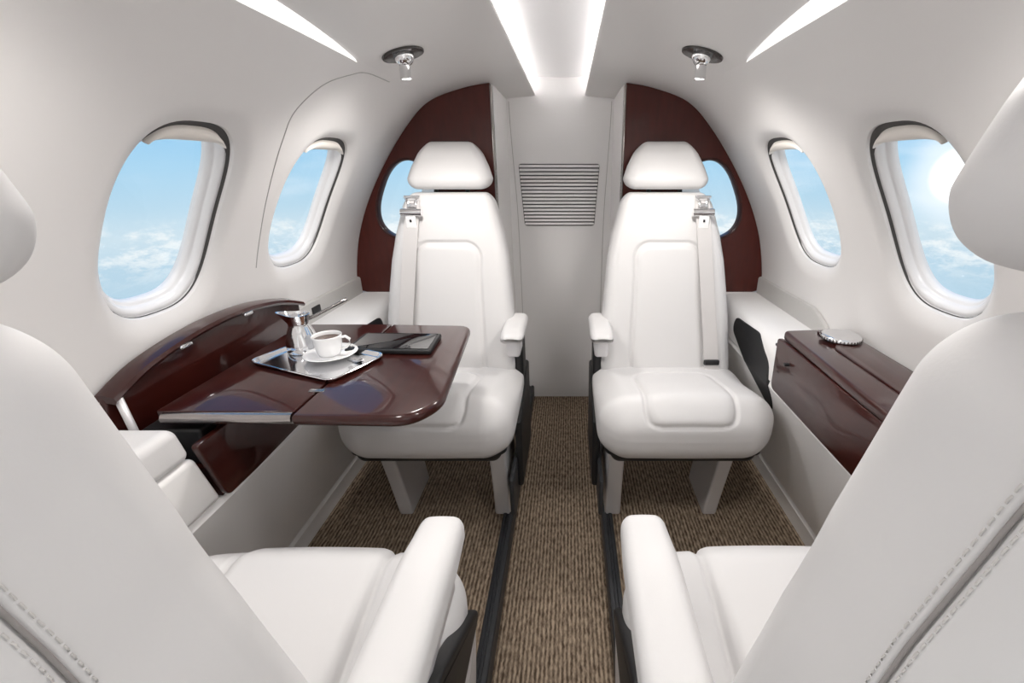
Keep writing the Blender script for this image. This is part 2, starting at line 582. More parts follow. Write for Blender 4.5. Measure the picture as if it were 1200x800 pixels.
# -------------------------------------------------------- wooden partitions
def partition(side, label):
    root = empty('partition', (side * .46, Y1 + .02, .56))
    outer = [(.728, .600), (.727, .643), (.70, .764), (.652, .88), (.58, 1.0), (.492, 1.115), (.41, 1.19), (.30, 1.228), (.215, 1.242)]
    out = [(x - .0015, z) for x, z in spline(outer, 6)]
    poly = [(.215, .575), (.70, .575)] + [(.719, .580), (.725, .588)] + out
    cx, cz, a, b, tl = .512, .890, .092, .130, math.radians(25)
    NH = 48
    hole = []
    for i in range(NH):
        t = 2 * math.pi * i / NH
        u = math.copysign(abs(math.cos(t)) ** (2 / 2.6), math.cos(t)) * a
        v = math.copysign(abs(math.sin(t)) ** (2 / 2.6), math.sin(t)) * b
        hole.append((cx + u * math.cos(tl) - v * math.sin(tl), cz + u * math.sin(tl) + v * math.cos(tl)))
    pts = [Vector(p) for p in poly + hole]
    n = len(poly)
    ed = [(i, (i + 1) % n) for i in range(n)] + [(n + i, n + (i + 1) % NH) for i in range(NH)]
    vs, es, fs, *_ = delaunay_2d_cdt(pts, ed, [], 1, 1e-6)
    def inside(p, P):
        c = False
        for (x1, y1), (x2, y2) in zip(P, P[1:] + P[:1]):
            if (y1 > p.y) != (y2 > p.y) and p.x < (x2 - x1) * (p.y - y1) / (y2 - y1) + x1: c = not c
        return c
    V = []; F = []
    m = len(vs)
    ox, oy, oz = root.location
    for h in (0, .03):
        V += [(side * v.x - ox, Y1 + h - oy, v.y - oz) for v in vs]
    for f in fs:
        c = sum((vs[i] for i in f), Vector((0, 0))) / len(f)
        if inside(c, hole): continue
        F.append(tuple(f)); F.append(tuple(m + i for i in f))
    for i, j in ed:
        F.append((i, j, m + j, m + i))
    mesh_obj('panel', V, F, WOODP, root, smooth=False)
    # slim polished rim of the oval opening and its pane
    def lp(d, h): return [(side * x - ox, Y1 + h - oy, z - oz) for x, z in inset2(hole, d)]
    L = [lp(.001, .02), lp(.0005, -.001), lp(-.002, -.004), lp(-.006, -.004), lp(-.008, 0)]
    V = []; F = []
    for l in L: V += l
    for i in range(len(L) - 1):
        for k in range(NH):
            F.append((i * NH + k, i * NH + (k + 1) % NH, (i + 1) * NH + (k + 1) % NH, (i + 1) * NH + k))
    mesh_obj('rim', V, F, WOOD, root)
    V = lp(.0, .016) + lp(.0, .020)
    F = [tuple(range(NH)), tuple(range(NH, 2 * NH))] + [(k, (k + 1) % NH, NH + (k + 1) % NH, NH + k) for k in range(NH)]
    mesh_obj('pane', V, F, PANE, root, smooth=False)
    # pale edge strip along the doorway
    V, F = soft_box(.003, .017, .33, .002, (1, 1, 1), 2, off=(side * .2115 - ox, Y1 + .015 - oy, .575 + .332 - oz))
    mesh_obj('edge_strip', V, F, DARKCHROME, root)
    tag(root, label, 'partition', 'wooden partitions')
partition(-1, 'dark mahogany arched partition with a window behind the rear left seat')
partition(1, 'dark mahogany arched partition with a window behind the rear right seat')

# lower partition below the wood, doorway returns and rear wall
for k, side in enumerate((-1, 1)):
    V, F = extrude_y([(side * x, z) for x, z in ((.216, -.004), (.735, -.004), (.735, .574), (.216, .574))], Y1 + .001, Y1 + .029)
    tag(MB().add(V, F).build('wall_partition_' + ('left', 'right')[k], LEDGE, smooth=False), kind='structure')
    V, F = extrude_y([(side * x, z) for x, z in ((.209, -.05), (.216, -.05), (.216, 1.2425), (.209, 1.2435))], Y1 + .032, YA)
    tag(MB().add(V, F).build('wall_return_' + ('left', 'right')[k], DOORM, smooth=False), kind='structure')
V, F = extrude_y([(-.76, -.056), (.76, -.056), (.76, .60), (.3, 1.36), (-.3, 1.36), (-.76, .60)], YA, YA + .02)
tag(MB().add(V, F).build('wall_rear', DOORM, smooth=False), kind='structure')
for k, side in enumerate((-1, 1)):
    pts = spline([(.200, 1.235), (.196, 1.12), (.187, .95), (.181, .82), (.178, .6), (.176, .2), (.176, -.05)], 6)
    V = []; F = []
    for x, z in pts:
        for dx, dy in ((-.0012, .001), (-.0012, -.0012), (.0012, -.0012), (.0012, .001)):
            V.append((side * (x + dx), YA + dy, z))
    for i in range(len(pts) - 1):
        for q in range(4):
            F.append((i * 4 + q, i * 4 + (q + 1) % 4, i * 4 + 4 + (q + 1) % 4, i * 4 + 4 + q))
    tag(mesh_obj('trim_door_seam_' + ('left', 'right')[k], V, F, GREYST), kind='structure')

# louvred vent on the rear wall
vent = empty('air_vent', (-.006, YA, .767))
def vx(z): return .145 + (.163 - .145) * (z - .0) / .24
poly = rounded_poly([(-.147, -.002), (.147, -.002), (.165, .243), (-.165, .243)], .012, 5)
V, F = slab(poly, 0, .0025, .001, 2, lambda a, b, h: (a, -h, b))
mesh_obj('backing', V, F, mat('vent_shadow', (.10, .10, .10), .6), vent)
mb = MB()
NS = 17
for i in range(NS):
    z = .0075 + i * .2265 / (NS - 1)
    w = vx(z)
    V, F = soft_box(w, .003, .0047, .0028, (1, 1, 1), 3, lambda p, d: Vector((p.x, p.y + p.z * .25, p.z)), off=(0, -.006, z))
    mb.add(V, F)
mb.build('louvre', DOORM, vent)
tag(vent, 'white louvred air vent in the middle of the rear wall', 'vent')

# ------------------------------------------------------------ ceiling lamps
def reading_light(side, label, yy=1.115, dy=.06, watts=5.6):
    s = s_of_x(.318)
    p = cab(side, yy, s, 0)
    n = nrm_s(s)
    inw = Vector((-side * n[0], 0, -n[1])).normalized()
    root = empty('reading_light', p)
    V, F = lathe([(.0440, -.004), (.0450, .0015), (.0440, .0045), (.0420, .0042), (.034, .0014), (.024, .0010), (.004, .0010)], 40, axis=inw)
    mesh_obj('bezel', V, F, DISH, root, sharp=.9)
    ball = Vector((0, 0, 0)) + inw * .004
    V, F = lathe([(.004 if i == 0 else .021 * math.sin(math.pi * i / 12), -.021 * math.cos(math.pi * i / 12)) if i < 12 else (.002, .021) for i in range(13)], 28, origin=inw * .004, axis=inw)
    mesh_obj('eyeball', V, F, CHROME, root)
    aim = Vector((-side * -.02, dy, -1)).normalized()
    V, F = lathe([(.0115, .010), (.0115, .038), (.0125, .040), (.0125, .044), (.0095, .044), (.0095, .041)], 24, origin=inw * .004, axis=aim)
    mesh_obj('spot_barrel', V, F, CHROME, root, sharp=.8)
    V, F = lathe([(.0092, .0402), (.0092, .0425), (.004, .0430)], 24, origin=inw * .004, axis=aim)
    mesh_obj('lens', V, F, LENS, root)
    tag(root, label, 'reading light', 'chrome reading lights')
    ld = bpy.data.lights.new('reading_beam', 'SPOT'); ld.energy = watts; ld.spot_size = math.radians(166); ld.spot_blend = .7
    ld.shadow_soft_size = .05; ld.color = (1, .96, .92)
    lo = bpy.data.objects.new('reading_beam', ld); link(lo, root)
    lo.location = inw * .004 + aim * .06
    lo.rotation_euler = aim.to_track_quat('-Z', 'Y').to_euler()
reading_light(-1, 'small chrome eyeball reading light above the rear left seat')
reading_light(1, 'small chrome eyeball reading light above the rear right seat')
reading_light(-1, 'added small chrome eyeball reading light, out of view above the near left seat', .46, -.05, 4.2)  # near pair is added out of view to brighten the cabin front
reading_light(1, 'added small chrome eyeball reading light, out of view above the near right seat', .46, -.05, 4.2)

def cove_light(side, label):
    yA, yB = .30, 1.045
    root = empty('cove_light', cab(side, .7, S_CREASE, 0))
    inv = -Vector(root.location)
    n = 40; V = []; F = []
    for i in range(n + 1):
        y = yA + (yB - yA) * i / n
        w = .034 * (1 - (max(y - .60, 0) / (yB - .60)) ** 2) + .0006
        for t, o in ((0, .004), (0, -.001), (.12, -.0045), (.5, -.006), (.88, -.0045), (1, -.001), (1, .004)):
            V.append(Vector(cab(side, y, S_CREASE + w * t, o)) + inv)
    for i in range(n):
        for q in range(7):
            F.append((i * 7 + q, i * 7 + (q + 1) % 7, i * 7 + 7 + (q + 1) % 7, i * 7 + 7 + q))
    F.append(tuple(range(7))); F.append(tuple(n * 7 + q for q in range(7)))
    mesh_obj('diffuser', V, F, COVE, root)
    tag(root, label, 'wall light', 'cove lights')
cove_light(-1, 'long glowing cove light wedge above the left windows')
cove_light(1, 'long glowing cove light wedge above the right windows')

# ------------------------------------------------------------------- seats
BACK_HW = [(.30, .185), (.36, .195), (.42, .201), (.56, .196), (.65, .188), (.73, .180), (.80, .167), (.87, .148), (.90, .139), (.925, .130)]
HEAD_HW = [(.92, .128), (.945, .132), (.965, .131), (1.0, .118), (1.035, .100), (1.06, .083), (1.075, .074)]
def make_seat(loc, rz, a, label, clen, recline, arm_front, belt, arm_z=.56, head_fwd=0.0, front_seat=False, head_up=0.0, flare=0.0):
    """local frame: y=0 at the seat-back base, +y forward, a = aisle side"""
    root = empty('passenger_seat', loc, rz)
    tag(root, label, 'seat', 'white leather passenger seats')
    # cushion
    hy = (clen + .11) / 2
    cy = clen - hy
    def cdef(p, d):
        y = p.y + cy
        z = p.z
        t = (y + .11) / (clen + .11)
        x = p.x
        # rounded plan at the front, slimmer underneath
        x *= 1 - .05 * sm(t, .75, 1.0) ** 2
        zz = z / .085
        x *= 1 - .045 * max(0, -zz) ** 2
        top = sm(zz, -.2, 1)
        z += -.042 * (1 - sm(t, .25, .95)) * top                   # dips towards the back
        z += .010 * (1 - (x / .23) ** 2) * top
        z -= .016 * sm(t, .85, 1.0) * top
        y += -.012 * max(0, -zz) * sm(t, .7, 1)
        y += .008 * (1 - (x / .23) ** 2) * sm(t, .85, 1)
        # stitched centre panel wrapping over the front edge
        pth = y + max(0, (.055 - p.z)) * (1.0 if d.y > .02 else 0)
        dd = rrect_d(x, pth, 0, clen * .5 + .02, .112, clen * .5 - .005, .045)
        if d.z > -.1 and (d.z > .1 or d.y > .3):
            g = -.0075 * math.exp(-(dd / .0042) ** 2) + .0050 * sm(-dd, 0, .022)
            x += d.x * g; y += d.y * g; z += d.z * g
        if front_seat and z < 0: z *= .30
        return Vector((x, y, z + .370))
    V, F = soft_box(.2275, hy, .090, .072, (80, 70, 8), 12, cdef)
    mesh_obj('cushion', V, F, LEATHER, root)
    # backrest
    zc, hz = (.33 + .925) / 2, (.925 - .33) / 2
    HB = .062 if front_seat else .052; SEAM = -.0225 if front_seat else -.026
    def lean(z): return -recline * max(0, z - .34)
    def bdef(p, d):
        z = p.z + zc
        hw = interp(BACK_HW, z)
        x = p.x * hw / .2
        y = p.y
        y += (.010 * (1 - (x / .2) ** 2) - .012 * (abs(x) / .2) ** 3 * 0) * (1 if y > 0 else 0)
        y += .005 * (sm(abs(x), .10, .19)) * (1 if d.y > .2 else 0) * sm(z, .9, .6)     # bolsters
        if d.y > .25:
            dd = rrect_d(x, z, 0, .50, .100 + .012 * sm(z, .7, .4), .285, .045)
            g = -.0070 * math.exp(-(dd / .0040) ** 2) + .0045 * sm(-dd, 0, .02)
            y += g
        else:
            # piped seam along the sides near the back
            g = -.0030 * math.exp(-((p.y - SEAM) / .0018) ** 2) * (1 if abs(d.x) > .3 or d.z > .3 else 0)
            x += d.x * g; z += d.z * g
        if front_seat and p.y > 0: y += (.016 if flare else .028) * sm(z, .80, .50)
        if flare and d.x * a > 0: x += a * flare * max(0, .775 - z) * d.x * a
        return Vector((x, y - HB + lean(z), z if not front_seat else .34 + (z - .34) * 1.03))
    V, F = soft_box(.2, HB, hz, .040, (70, 26, 110), 18 if front_seat else 10, bdef)
    bk = mesh_obj('backrest', V, F, LEATHER, root)
    if front_seat:
        mb = MB()
        for off_ in (-.0045, .0045):
            yy = SEAM + off_
            sn = max(0, (-yy - (HB - .04)) / .04); cs = math.sqrt(1 - sn * sn)
            for q in range(90):
                zz = .44 + .0050 * q - zc
                d = Vector((a * cs, -sn, 0))
                c0 = bdef(Vector((a * (.16 + .04 * cs), yy, zz)), d); c1 = bdef(Vector((a * (.16 + .04 * cs), yy, zz + .0034)), d)
                V, F = tube([c0 + d * .0003, (c0 + c1) / 2 + d * .0007, c1 + d * .0003], .0005, 6); mb.add(V, F)
        mb.build('stitching', STITCH, bk)
        sn = (-SEAM - (HB - .04)) / .04; cs = math.sqrt(1 - sn * sn); d = Vector((a * cs, -sn, 0))
        ln = [bdef(Vector((a * (.16 + .04 * cs), SEAM, .40 + .01 * q - zc)), d) + d * .0022 for q in range(50)]
        V, F = tube(ln, .0010, 8)
        mesh_obj('seam', V, F, SEAMC, bk)
    # headrest
    zc2, hz2 = (.934 + 1.072) / 2, (1.072 - .934) / 2
    def hdef(p, d):
        z = p.z + zc2
        x = p.x * interp(HEAD_HW, z) / .132
        y = p.y + .008 * (1 - (x / .13) ** 2) * (1 if d.y > 0 else .3)
        y += .012 * sm(z, .96, 1.07) * -1
        return Vector((x, y - .050 + lean(z) + head_fwd, (z - .934) * (1.12 if front_seat else 1) + .934 + head_up))
    V, F = soft_box(.132, .046, hz2, .036, (26, 8, 14), 9, hdef)
    mesh_obj('headrest', V, F, LEATHER, root)
    for sx in (-.05, .05):
        V, F = tube([(sx, -.055 + lean(.88), .88), (sx, -.055 + lean(.96) + head_fwd * .5, .93), (sx, -.05 + lean(.98) + head_fwd, .985)], .007)
        mesh_obj('headrest_post', V, F, BLACK, root)
    # tray and shell under the cushion
    def tdef(p, d): return Vector((p.x * (1 - .06 * (p.z < 0)), p.y, p.z))
    V, F = soft_box(.222 if front_seat else .205, hy - .018, .030, .028, (10, 8, 2), 6, tdef, off=(0, cy - .020, .322 if front_seat else .300))
    mesh_obj('seat_pan', V, F, BLACK, root)
    # legs: sculpted satin blades
    for sx in (-1, 1):
        inner = sx == a
        xo = .167 if inner else .148
        def ldef(p, d, inner=inner, sx=sx):
            t = (p.z + .145) / .29
            x = p.x + (0 if inner else -sx * .018 * (1 - t) ** 1.5)
            y = p.y + .028 * t ** 2 * (1 if p.y > 0 else 0) - .02 * (1 - t)
            return Vector((x, y, p.z + .145))
        V, F = soft_box(.024 if inner else .021, .090, .1448, .008, (2, 6, 14), 4, ldef, off=(sx * xo, clen - .225, 0))
        mesh_obj('leg', V, F, SILVER, root)
    # aisle-side shroud
    def sdef(p, d):
        t = sm(p.y, -.12, .17)
        return Vector((p.x, p.y, p.z * (1 - .25 * t) - .03 * t))
    if front_seat:
        po = rounded_poly([(-.16, .335), (.272, .335), (.290, .348), (.262, .372), (.20, .412), (.11, .472), (.06, .485), (-.16, .485)], [.005, .006, .010, .02, .03, .03, .03, .02], 5)
        V, F = slab(po, .214, .2375, .006, 4, lambda p, q, h: (a * h, p, q))
        mesh_obj('side_shroud', V, F, BLACK, root, sharp=.8)
        po = rounded_poly([(-.16, .10), (.20, .17), (.255, .25), (.280, .334), (-.16, .334)], [.01, .05, .04, .012, .01], 5)
        V, F = slab(po, .206, .2345, .008, 4, lambda p, q, h: (a * h, p, q))
        mesh_obj('side_rail', V, F, SILVER, root, sharp=.8)
    else:
        V, F = soft_box(.010, .150, .150, .009, (1, 10, 10), 4, sdef, off=(a * .222, -.03, .235))
        mesh_obj('side_shroud', V, F, BLACK, root)
        V, F = soft_box(.006, .165, .060, .005, (1, 8, 4), 3, off=(a * .2105, .06, .135))
        mesh_obj('side_rail', V, F, RAIL, root)
    # armrest
    L = arm_front + .15
    def adef(p, d):
        t = (p.y + L / 2) / L
        return Vector((p.x * (1 - .10 * sm(t, .8, 1)), p.y, p.z + .004 * (1 - (p.x / .037) ** 2) - .010 * sm(t, .75, 1) * (1 if p.z > 0 else 0)))
    hz3 = .026 if front_seat else .018
    V, F = soft_box(.034, L / 2, hz3, .0165, (10, 14, 2), 6, adef, off=(a * .205, arm_front - L / 2, arm_z - hz3))
    am = mesh_obj('armrest', V, F, LEATHER, root)
    V, F = soft_box(.020, L / 2 - .03, .030, .010, (2, 4, 2), 4, off=(a * .205, arm_front - L / 2 - .01, arm_z - 2 * hz3 - .022))
    mesh_obj('arm_bracket', V, F, SILVER, am)
    V, F = soft_box(.0135, .045, .10, .010, (2, 3, 6), 4, off=(a * .212, -.10, arm_z - 2 * hz3 - .12))
    mesh_obj('arm_post', V, F, BLACK, root)
    if belt:
        def face(z): return lean(z) + .0135 - .004 * 0
        xs = lambda z: -a * interp([(.42, .134), (.9, .098)], z)
        V = []; F = []
        zs = [.905 - (.905 - .405) * i / 30 for i in range(31)]
        for z in zs:
            yb = face(z) + .004 + .004 * math.sin((z - .4) / .5 * math.pi)
            for dx, dy in ((-.0215, 0), (.0215, 0), (.0215, .0022), (-.0215, .0022)):
                V.append((xs(z) + dx, yb + dy, z))
        for i in range(30):
            for q in range(4):
                F.append((i * 4 + q, i * 4 + (q + 1) % 4, i * 4 + 4 + (q + 1) % 4, i * 4 + 4 + q))
        F.append((0, 1, 2, 3)); F.append((120, 121, 122, 123))
        st = mesh_obj('belt_strap', V, F, BELT, root, sharp=.5)
        xb = xs(.885)
        mb = MB()
        V, F = soft_box(.024, .0045, .0045, .003, (1, 1, 1), 3, off=(xb, face(.912) + .009, .915)); mb.add(V, F)
        for sx in (-1, 1):
            V, F = tube([(xb + sx * .020, face(.91) + .009, .915), (xb + sx * .011, face(.90) + .012, .902), (xb + sx * .011, face(.89) + .013, .888)], .0035, 8); mb.add(V, F)
        V, F = tube([(xb - .031, face(.88) + .017, .872), (xb + .031, face(.88) + .017, .872)], .0115, 16); mb.add(V, F)
        V, F = soft_box(.012, .004, .006, .003, (1, 1, 1), 3, off=(xb, face(.89) + .013, .892)); mb.add(V, F)
        mb.build('belt_clip', CHROME, root)
        V, F = soft_box(.015, .0025, .017, .002, (1, 1, 1), 3, off=(xs(.85), face(.85) + .013, .845))
        V2, F2 = soft_box(.003, .0012, .004, .001, (1, 1, 1), 2, off=(xs(.85), face(.85) + .0158, .849))
        tg = mesh_obj('belt_tongue', V, F, PORC, root)
        mesh_obj('tongue_slot', V2, F2, BLACK, tg)
        V, F = soft_box(.0235, .006, .008, .004, (1, 1, 1), 3, off=(xs(.445), face(.445) + .0075, .445))
        mesh_obj('belt_buckle', V, F, BLACK, root)
    return root

make_seat((-.335, 1.245, 0), math.pi, -1, 'white leather seat in rear left corner, facing forward behind the wooden table', .295, .33, .055, True)
make_seat((.335, 1.245, 0), math.pi, 1, 'white leather seat in rear right corner, facing forward beside the closed console', .295, .33, .055, True)
make_seat((-.345, .225, 0), 0, 1, 'near white leather seat at bottom left, seen from behind, facing the table', .335, .03, .276, False, head_fwd=.034, front_seat=True, head_up=.010, flare=.10)
make_seat((.342, .228, 0), 0, -1, 'near white leather seat at bottom right, seen from behind, facing the closed console', .335, .03, .276, False, head_fwd=.038, front_seat=True, head_up=.021)

# ------------------------------------------------ right console (table stowed)
con = empty('side_console', (.645, .80, .463))
ox, oy, oz = con.location
def L3(V): return [(v[0] - ox, v[1] - oy, v[2] - oz) for v in V]
V, F = slab(rounded_poly([(.47, .464), (1.055, .464), (1.062, .600), (.47, .600)], [.004, .02, .01, .004], 5), 0, .012, .003, 3, lambda a, b, h: (.570 - h, a, b))
mesh_obj('front_panel', L3(V), F, WOOD, con, sharp=.7)
V, F = extrude_y([(.570, .464), (.722, .464), (.720, .598), (.570, .598)], .47, 1.055)
mesh_obj('box', L3(V), F, WOOD, con, smooth=False)
V, F = slab(rounded_poly([(.552, .45), (.560, .80), (.566, 1.055), (.704, 1.068), (.7205, 1.06), (.7205, .45)], [.01, .0, .014, .0, .004, .004], 5), .5995, .622, .007, 4)
mesh_obj('top', L3(V), F, WOOD, con, sharp=.9)
V, F = slab(rounded_poly([(.624, .45), (.624, .93), (.640, .955), (.640, 1.045), (.706, 1.045), (.706, .45)], [.004, .01, .01, .012, .012, .004], 5), .6215, .6255, .002, 3)
mesh_obj('lid', L3(V), F, WOOD, con, sharp=.9)
V, F = soft_box(.007, .005, .003, .002, (1, 1, 1), 2, off=(.553 - ox, .985 - oy, .56 - oz))
mesh_obj('catch', V, F, BLACK, con)
tag(con, 'closed mahogany side console under the right windows with a chrome cup lid', 'console', 'mahogany consoles')
cup = empty('cup_holder_lid', (.667, .985, .6258))
mb = MB()
V, F = lathe([(.040, 0), (.043, .002), (.043, .007), (.041, .010), (.036, .0112), (.030, .0100), (.010, .0100), (.002, .0102)], 48); mb.add(V, F)
mb.build('cap', CHROME, cup, sharp=.8)
mb = MB()
for i in range(36):
    t = 2 * math.pi * i / 36
    V, F = soft_box(.0011, .0014, .003, .0009, (1, 1, 1), 2, off=(.0435 * math.cos(t), .0435 * math.sin(t), .0045)); mb.add(V, F)
mb.build('knurl', DARKCHROME, cup)
tag(cup, 'round chrome cup holder lid on top of the right console', 'cup holder')

# -------------------------------------------------- left console (table out)
con = empty('table_console', (-.645, .82, .463))
ox, oy, oz = con.location
V, F = slab(rounded_poly([(.640, .464), (.72, .464), (1.055, .478), (1.062, .585), (.610, .585)], [.012, .0, .02, .01, .01], 5), 0, .012, .003, 3, lambda a, b, h: (-.570 + h, a, b))
mesh_obj('front_panel', L3(V), F, WOOD, con, sharp=.7)
V, F = extrude_y([(-.716, .464), (-.570, .464), (-.570, .520), (-.716, .520)], .640, 1.055)
mesh_obj('box', L3(V), F, WOOD, con, smooth=False)
top = [(.635, .655), (.70, .684), (.80, .703), (.90, .709), (1.00, .703), (1.10, .684), (1.185, .655)]
tsp = spline(top, 5)
poly = [(1.185, .60), (1.16, .525), (.665, .525), (.63, .62)] + tsp
def lf(a, b, h): return (-(interp([(.5, .715), (.643, .7145), (.72, .700)], b)) + h, a, b)
V, F = slab(poly, 0, .012, .003, 3, lf)
mesh_obj('back_panel', L3(V), F, WOOD, con, sharp=.7)
V = []; F = []
for i, (y, z) in enumerate(tsp):
    for dx, dz in ((-.004, -.004), (.026, -.009), (.029, -.004), (.026, .002), (.012, .007), (-.004, .006)):
        q = lf(y, z, 0); V.append((q[0] + dx - ox, y - oy, q[2] + dz - oz))
for i in range(len(tsp) - 1):
    for q in range(6):
        F.append((i * 6 + q, i * 6 + (q + 1) % 6, i * 6 + 6 + (q + 1) % 6, i * 6 + 6 + q))
F.append(tuple(range(6))); F.append(tuple((len(tsp) - 1) * 6 + q for q in range(6)))
mesh_obj('top_rim', V, F, WOOD, con, sharp=.7)
for y in (.78, .955):
    q = lf(y, interp(tsp, y), 0)
    V, F = soft_box(.004, .014, .004, .003, (1, 1, 1), 2, off=(q[0] + .027 - ox, y - oy, q[2] - .010 - oz))
    mesh_obj('catch', V, F, CHROME, con)
V, F = tube([(-.690 - ox, .645 - oy, .655 - oz), (-.680 - ox, .640 - oy, .60 - oz), (-.672 - ox, .636 - oy, .555 - oz)], .006, 10)
mesh_obj('end_stay', V, F, SILVER, con)
V, F = soft_box(.05, .02, .034, .006, (1, 1, 1), 3, off=(-.635 - ox, .672 - oy, .555 - oz))
mesh_obj('slide_block', V, F, BLACK, con)
tag(con, 'open mahogany table console against the left wall under the first window', 'console', 'mahogany consoles')

# padded white ledge block ahead of the left console
blk = empty('ledge_box', (-.645, .524, .463))
ox, oy, oz = blk.location
V, F = soft_box(.078, .145, .050, .010, (2, 2, 2), 4, lambda p, d: Vector((p.x, p.y + p.z * -.25, p.z)), off=(0, -.045, .0515))
mesh_obj('base', V, F, LEDGE, blk)
V, F = soft_box(.080, .145, .032, .016, (4, 4, 2), 5, lambda p, d: Vector((p.x, p.y + p.z * -.2, p.z)), off=(0, -.065, .1345))
mesh_obj('padded_lid', V, F, LEATHER, blk)
tag(blk, 'white padded ledge box beside the near left seat, below the open console', 'storage box')

# -------------------------------------------------------------------- table
tb = empty('folding_table', (-.42, .88, .598))
ox, oy, oz = tb.location
ZT0, ZT1 = .5985, .620
outer = rounded_poly([(-.4225, .650), (-.225, .640), (-.186, .70), (-.216, 1.10), (-.4225, 1.106)], [0, .035, .03, .035, 0], 8)
V, F = slab(outer, ZT0, ZT1, .0085, 5)
mesh_obj('outer_leaf', L3(V), F, WOOD, tb, sharp=.9)
inner = rounded_poly([(-.655, .661), (-.4245, .661), (-.4245, 1.106), (-.655, 1.106)], [.004, 0, 0, .004], 3)
V, F = slab(inner, ZT0, ZT1, .002, 2)
mesh_obj('inner_leaf', L3(V), F, WOOD, tb, sharp=.9)
V, F = tube([(-.640 - ox, .657 - oy, .6095 - oz), (-.4245 - ox, .657 - oy, .6095 - oz)], .0098, 16)
mesh_obj('edge_tube', V, F, TUBE, tb, sharp=.9)
for y in (.72, .98):
    V, F = soft_box(.15, .012, .006, .003, (1, 1, 1), 2, off=(-.51 - ox, y - oy, .5925 - oz))
    mesh_obj('slide_arm', V, F, SILVER, tb, sharp=.7)
for y in (.735, .93):
    V, F = soft_box(.014, .006, .002, .001, (1, 1, 1), 2, off=(-.4235 - ox, y - oy, .6190 - oz))
    mesh_obj('hinge', V, F, DARKCHROME, tb, sharp=.7)
tag(tb, 'glossy mahogany fold-out table with rounded corners beside the rear left seat', 'table')

# tray and what stands on it
ZT = .6203
tray = empty('serving_tray', (-.488, .867, ZT), math.radians(-23))
po = rounded_poly([(-.118, -.072), (.118, -.072), (.118, .072), (-.118, .072)], .026, 8)
V = []; F = []
loops = [(inset2(po, .010), 0), (inset2(po, .004), .0015), (po, .0085), (inset2(po, .001), .0098), (inset2(po, .004), .0090), (inset2(po, .009), .0032), (inset2(po, .013), .0024)]
n = len(po)
for l, z in loops: V += [(x, y, z) for x, y in l]
for i in range(len(loops) - 1):
    for k in range(n): F.append((i * n + k, i * n + (k + 1) % n, (i + 1) * n + (k + 1) % n, (i + 1) * n + k))
F.append(tuple(range(n))); F.append(tuple((len(loops) - 1) * n + k for k in range(n)))
mesh_obj('dish', V, F, CHROME, tray, sharp=.9)
tag(tray, 'silver serving tray with rounded corners lying on the mahogany table', 'tray')

ZP = ZT + .0026
pot = empty('coffee_pot', (-.546, .920, ZP), math.radians(15))
V, F = lathe([(.026, 0), (.0295, .003), (.030, .012), (.0275, .026), (.0225, .042), (.0185, .052), (.0180, .058), (.0215, .070), (.0228, .075), (.0215, .0752), (.017, .060), (.017, .05), (.004, .048)], 40)
V = [(x - (.011 * sm(z, .055, .076) * max(0, -x / .022) ** 3), y * (1 - .25 * sm(z, .055, .076) * max(0, -x / .022)), z + .006 * sm(z, .06, .076) * max(0, -x / .022) ** 2) for x, y, z in V]
mesh_obj('body', V, F, CHROME, pot, sharp=1.2); pot.scale = (1.12, 1.12, 1.12)
V, F = tube([(.017, 0, .064), (.030, .004, .068), (.060, .012, .081), (.088, .020, .093)], [.0035, .003, .0028, .0035], 10)
mesh_obj('handle', V, F, DARKCHROME, pot)
V, F = lathe([(.0175, .062), (.0178, .0625), (.003, .0628)], 24)
mesh_obj('coffee', V, F, COFFEE, pot)
tag(pot, 'small silver coffee pot with a long thin handle on the tray', 'coffee pot')

sau = empty('saucer', (-.472, .889, ZP))
V, F = lathe([(.022, 0), (.024, .001), (.040, .004), (.052, .0085), (.0535, .0092), (.0525, .0100), (.040, .0060), (.024, .0030), (.003, .0028)], 48)
mesh_obj('plate', V, F, PORC, sau)
tag(sau, 'white saucer under the coffee cup on the tray', 'saucer')
cupo = empty('coffee_cup', (-.476, .892, ZP + .0031), math.radians(10))
V, F = lathe([(.018, 0), (.0195, .0008), (.0215, .006), (.0255, .022), (.0270, .037), (.0274, .0405), (.0266, .0409), (.0257, .038), (.0245, .024), (.0200, .008), (.003, .007)], 40)
mesh_obj('bowl', V, F, PORC, cupo)
V, F = lathe([(.0250, .0325), (.0252, .0330), (.003, .0333)], 36)
mesh_obj('coffee', V, F, COFFEE, cupo)
V, F = tube([(.0245, 0, .034), (.034, 0, .036), (.041, 0, .030), (.040, 0, .020), (.032, 0, .013), (.0225, 0, .011)], .0028, 10)
mesh_obj('handle', V, F, PORC, cupo)
cupo.scale = (1.08, 1.08, 1.08); tag(cupo, 'white coffee cup filled with coffee standing on the saucer', 'cup')
sp_o = empty('teaspoon', (-.405, .862, ZP + .0002), math.radians(62))
V, F = soft_box(.0085, .014, .0013, .001, (4, 4, 1), 3, lambda p, d: Vector((p.x * (1 - .35 * sm(abs(p.y), .004, .014)), p.y, p.z + .0035 * (p.y / .014) ** 2 + .0014)))
mb = MB().add(V, F)
V, F = tube([(0, .012, .004), (0, .03, .0045), (0, .07, .004), (0, .078, .0035)], [.0016, .0015, .0022, .0026], 8, .6); mb.add(V, F)
mb.build('bowl', CHROME, sp_o)
tag(sp_o, 'silver teaspoon lying on the tray to the right of the saucer', 'spoon')

